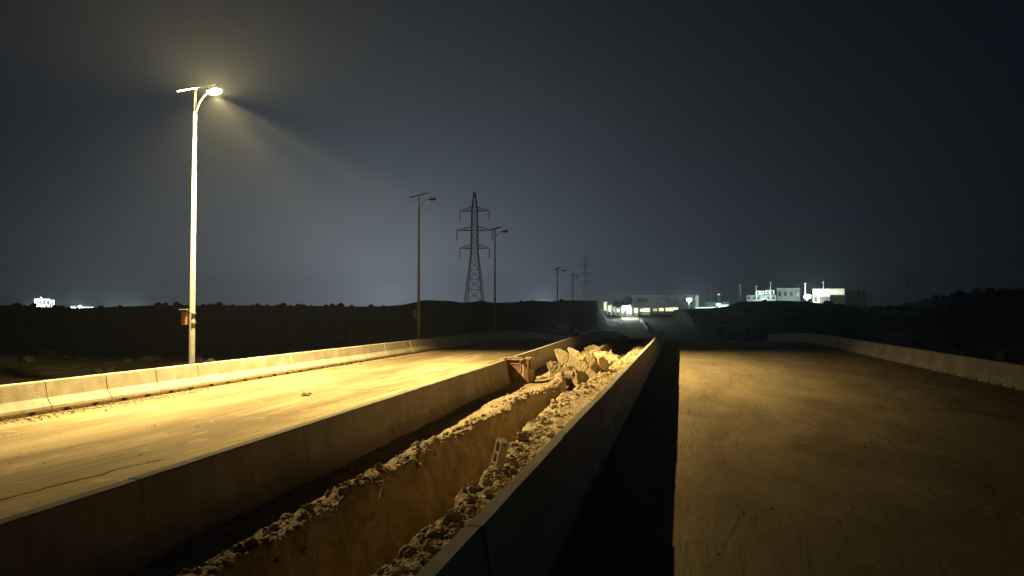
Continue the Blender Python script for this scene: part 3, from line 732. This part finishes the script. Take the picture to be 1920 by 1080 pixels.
# ------------------------------------------------------------------ distant town
def building(name, x0, x1, y0, y1, Y, depth, mat, label, cat='building', wins=0, lit=None, parapet=True, yaw_=0.0, door=False, extra=None, group=None):
    a, b = pt(x0, y1, Y), pt(x1, y0, Y); base = 3.0
    az = -math.atan2(a.x, a.y)+yaw_; ux, uy = cos(az), sin(az)          # roughly square to the road's end
    k = (a.x*b.y-a.y*b.x)/(b.x*uy-b.y*ux); wd = abs(k); e = Vector((a.x+ux*wd, a.y+uy*wd, 0)); h = pt(x0, y0, Y).z-a.z
    t = empty(name, (a.x, Y, a.z), az, label, cat, group)
    bm = bmesh.new(); box(bm, 0, wd, 0, depth, -base, h); new('wall', bm, mat, t)
    if parapet:
        bm = bmesh.new(); box(bm, -.12, wd+.12, -.12, depth+.12, h+.003, h+.35); new('roof', bm, M['roof'], t)
    for i in range(wins):
        s = wd/wins; bm = bmesh.new(); box(bm, s*(i+.25), s*(i+.72), -.06, .02, h*.42, h*.78)
        wn = new('window', bm, lit[i % len(lit)] if lit else M['glass'], t)
        bm = bmesh.new(); box(bm, s*(i+.22), s*(i+.75), -.12, -.065, h*.38, h*.42); new('sill', bm, M['grey'], wn)
    if door:
        bm = bmesh.new(); box(bm, wd*.04, wd*.04+1.1, -.06, .02, .0, 2.1); new('door', bm, M['black'], t)
    return t
FG = 'floodlight masts around the distant site'
def flood(px, py, Y, power, label, aim=None, aimp=0, base_py=None, hidden=False, col=(.80, 1.0, .94), r=.25, lens=1.0, mat=None):
    p = pt(px, py, Y); gz = min(ground_z(p.x, Y), p.z-1.0)
    t = empty('floodlight_mast', (p.x, Y, gz), 0, label, 'floodlight', FG); h = p.z-gz
    bm = bmesh.new(); tube(bm, [(0, 0, -.5), (0, 0, h+.3)], [.13, .08], 8); new('pole', bm, M['pole'], t, True)
    bm = bmesh.new(); box(bm, -.75*lens, .75*lens, .02, .30, h-.42*lens, h+.42*lens, .03); hd = new('lamp_head', bm, M['black'], t)
    bm = bmesh.new(); box(bm, -.68*lens, .68*lens, -.02, .012, h-.36*lens, h+.36*lens); new('lens', bm, mat or M['flood_lens'], hd)
    l = bpy.data.lights.new('flood_light', 'POINT'); l.energy = power; l.color = col; l.shadow_soft_size = r
    o = bpy.data.objects.new('flood_light', l); o.location = (p.x, Y-.8, p.z); COL.objects.link(o)
    if aim:
        q = pt(*aim); l = bpy.data.lights.new('facade_light', 'SPOT'); l.energy = aimp; l.color = col; l.spot_size = R(160); l.spot_blend = .5; l.shadow_soft_size = r
        o = bpy.data.objects.new('facade_light', l); o.location = (p.x, Y+.6, p.z); COL.objects.link(o)
        o.rotation_euler = (q-Vector((p.x, Y+.6, p.z))).to_track_quat('-Z', 'Y').to_euler()
    return t
def mast(px, y0, y1, Y, label, r=.14):
    a, b = pt(px, y1, Y), pt(px, y0, Y)
    bm = bmesh.new(); tube(bm, [(0, 0, -2), (0, 0, b.z-a.z)], [r, r*.7], 8); tube(bm, [(-.5, 0, (b.z-a.z)*.93), (.5, 0, (b.z-a.z)*.93)], r*.6, 6)
    o = new('thin_pole', bm, M['white'], None, True, a); tag(o, label, 'pole', 'thin poles above the distant buildings')
# left cluster
building('lit_building', 64, 94, 560.5, 577, 420, 14, M['white'], 'brightly lit pale block on the far left horizon', wins=4)
building('lit_building', 75, 79, 556.5, 560.2, 424, 3, M['white'], 'small box tower on top of the far left lit block', 'rooftop tower', parapet=False)
building('lit_building', 95.5, 102, 563, 578, 418, 10, M['white'], 'narrow lit slab right beside the far left lit block', wins=1)
building('site_shed', 132, 143, 574, 581, 440, 8, M['white'], 'short glaring shed, left one of the far left pair', 'shed', wins=2, lit=[M['lit_cool']])
building('site_shed', 145, 176, 575, 581, 440, 8, M['white'], 'long glaring shed, right one of the far left pair', 'shed', wins=5, lit=[M['lit_cool']])
flood(60, 571, 398, 3000, 'floodlight half hidden left of the far left lit block', (84, 566, 420), 150000, lens=.3)  # unseen source, added to brighten the pale block's wall
flood(150, 574.5, 428, 22000, 'glaring floodlight above the far left pair of sheds', lens=.9)
flood(217, 576.5, 400, 12000, 'tiny white floodlight, left one of three right of the sheds', lens=.7)
flood(232, 579, 400, 9000, 'tiny low white floodlight, middle one of three right of the sheds', lens=.6)
flood(258, 576.5, 400, 12000, 'tiny white floodlight, right one of three right of the sheds', lens=.7)
# light behind the central hills
flood(1020, 572, 520, 60000, 'floodlight hidden behind the central hills making a bluish glow', lens=.8, col=(.6, .8, 1.0))
# roadside stalls
ST = [(1132, 1139, 565, 583, 'warm'), (1140, 1147, 571, 585, 'warm'), (1149, 1154, 575, 585, 'dim'), (1156, 1163, 577, 586, 'warm'), (1165, 1172, 575, 587, 'cool'), (1174, 1186, 575, 589, 'cool'),
      (1188, 1197, 577, 587, 'warm'), (1199, 1219, 577, 585, 'warm'), (1224, 1233, 576.5, 584, 'dim'), (1235, 1245, 576, 584, 'warm'), (1247, 1272, 575.5, 584, 'warm')]
for i, (x0, x1, y0, y1, k) in enumerate(ST):
    Y = 246+i*1.5; a, b = pt(x0, y1, Y), pt(x1, y0, Y); wd, h = b.x-a.x, b.z-a.z
    t = empty('roadside_stall', (a.x, Y, a.z), 0, 'glowing roadside stall at the road end, %s from the left in its row' % ORD[i], 'stall', 'lit stalls at the road end')
    bm = bmesh.new(); box(bm, 0, .08, -3, 0, -1, h); box(bm, wd-.08, wd, -3, 0, -1, h); box(bm, 0, wd, 0, .1, -1, h); new('wall', bm, M['white'], t)
    bm = bmesh.new(); box(bm, -.12, wd+.12, -3.3, .2, h+.003, h+.16); new('roof', bm, M['roof'], t)
    n = max(1, int(wd/1.1))
    for j in range(n):
        s = (wd-.2)/n; bm = bmesh.new(); box(bm, .1+s*j+.06, .1+s*(j+1)-.06, -.06, -.02, .15, h-.2-.25*random.random()); new('lit_opening', bm, M['lit_'+k], t)
flood(1175, 578, 240, 2000, 'brightest floodlight over the glowing stalls at the road end', (1200, 580, 262), 4000, lens=1.6)
# pale long hall behind
building('long_hall', 1185, 1309, 555, 574, 345, 30, M['grey'], 'long grey hall with a bright right end behind the stalls', wins=3, yaw_=R(7))
building('hall_wing', 1150, 1184, 563, 575, 352, 18, M['grey'], 'low grey wing left of the long hall', wins=3)
building('lit_annex', 1304, 1310, 554, 566, 341, 4, M['white'], 'narrow white annex lit at the right end of the long hall')  # white block added to give the grey hall its bright end
flood(1292, 562, 334, 8000, 'floodlight glaring in front of the long hall', (1290, 563, 345), 1500, lens=1.3)
flood(1347, 571, 282, 2500, 'greenish floodlight above the white low wall', (1335, 578, 290), 9000, lens=.7, col=(.5, 1, .85))
building('low_wall', 1304, 1346, 576, 584, 288, .4, M['white'], 'low white boundary wall lit green under the right floodlight', 'wall', parapet=False)
building('low_wall', 1322, 1366, 566, 576, 300, .4, M['grey'], 'grey wall panel behind the greenish floodlight', 'wall', parapet=False)
building('low_wall', 1347, 1367, 572, 578, 286, .4, M['white'], 'short white wall right of the greenish floodlight', 'wall', parapet=False)
building('roof_hut', 1345, 1351, 550.5, 554.5, 400, 3, M['white'], 'tiny lit hut standing alone against the dark sky', 'hut', lit=[M['lit_cool']], wins=1)
building('roof_hut', 1340, 1356, 554.8, 572, 402, 6, M['grey'], 'dark block under the tiny lit hut', 'building')
# right cluster on the rise
building('block_base', 1400, 1455, 553.5, 567, 330, 14, M['grey'], 'dark grey base block under the two white lit rooms', wins=6, parapet=False)
building('lit_room', 1417, 1433, 546.5, 553.2, 331, 8, M['white'], 'white lit rooftop room, left one of two', wins=2)
building('lit_room', 1435, 1452, 545, 553.2, 331, 8, M['white'], 'white lit rooftop room, right one of two', wins=2)
building('grey_building', 1457, 1500, 542, 565, 322, 12, M['grey'], 'plain grey building left of the strongest right floodlight', wins=4)
building('lit_building', 1524, 1583, 543, 566, 310, 12, M['cream'], 'large pale yellow building lit by the strongest right floodlight', wins=0, door=True)
building('dark_shed', 1537, 1556, 556, 567, 303, 5, M['black'], 'small dark shed standing before the pale yellow building', 'shed')
building('grey_building', 1586, 1624, 544, 562, 318, 12, M['grey'], 'grey building right of the pale yellow building', wins=4)
flood(1514, 556, 296, 7000, 'strongest right floodlight, beside the pale yellow building', (1558, 553, 310), 32000, lens=1.5)
flood(1434, 562, 322, 500, 'low floodlight aimed at the white rooftop rooms', (1435, 549, 331), 7000, lens=.2)  # added lamp without a visible source, brightens the rooftop rooms
for px, a, b, Y, lb in ((1388, 533, 556, 340, 'thin pole alone left of the white rooftop rooms'), (1418, 536, 551, 329, 'thin pole over the left white rooftop room'), (1445, 529, 551, 329, 'thin pole over the right white rooftop room'),
                        (1510, 530, 552, 305, 'thin pole just above the strongest right floodlight'), (1544, 528, 545, 309, 'thin pole above the pale yellow building'),
                        (1333, 530, 560, 390, 'faint thin pole between the hall and the tiny lit hut')):
    mast(px, a, b, Y, lb)
for px, a, b in ((1652, 530, 555), (1700, 515, 546), (1722, 512, 538)):
    mast(px, a, b, 210, {1652: 'faint pole, leftmost of three on the dark right hill', 1700: 'faint pole, middle of three on the dark right hill', 1722: 'faint pole, rightmost of three on the dark right hill'}[px], .1)

# ------------------------------------------------------------------ night haze
bm = bmesh.new(); box(bm, -1350, 1350, -90, 1300, -6, 62)
hm = bpy.data.materials.new('haze_air'); hm.use_nodes = True; hn = hm.node_tree; hn.nodes.clear()
ho_ = hn.nodes.new('ShaderNodeOutputMaterial'); pv = hn.nodes.new('ShaderNodeVolumePrincipled')
pv.inputs['Color'].default_value = (.80, .88, .96, 1); pv.inputs['Density'].default_value = .00033; pv.inputs['Anisotropy'].default_value = .62
hn.links.new(pv.outputs[0], ho_.inputs['Volume'])
hz_ = new('haze', bm, hm); tag(hz_, 'thin dusty night haze over the whole place', 'haze', kind='stuff')
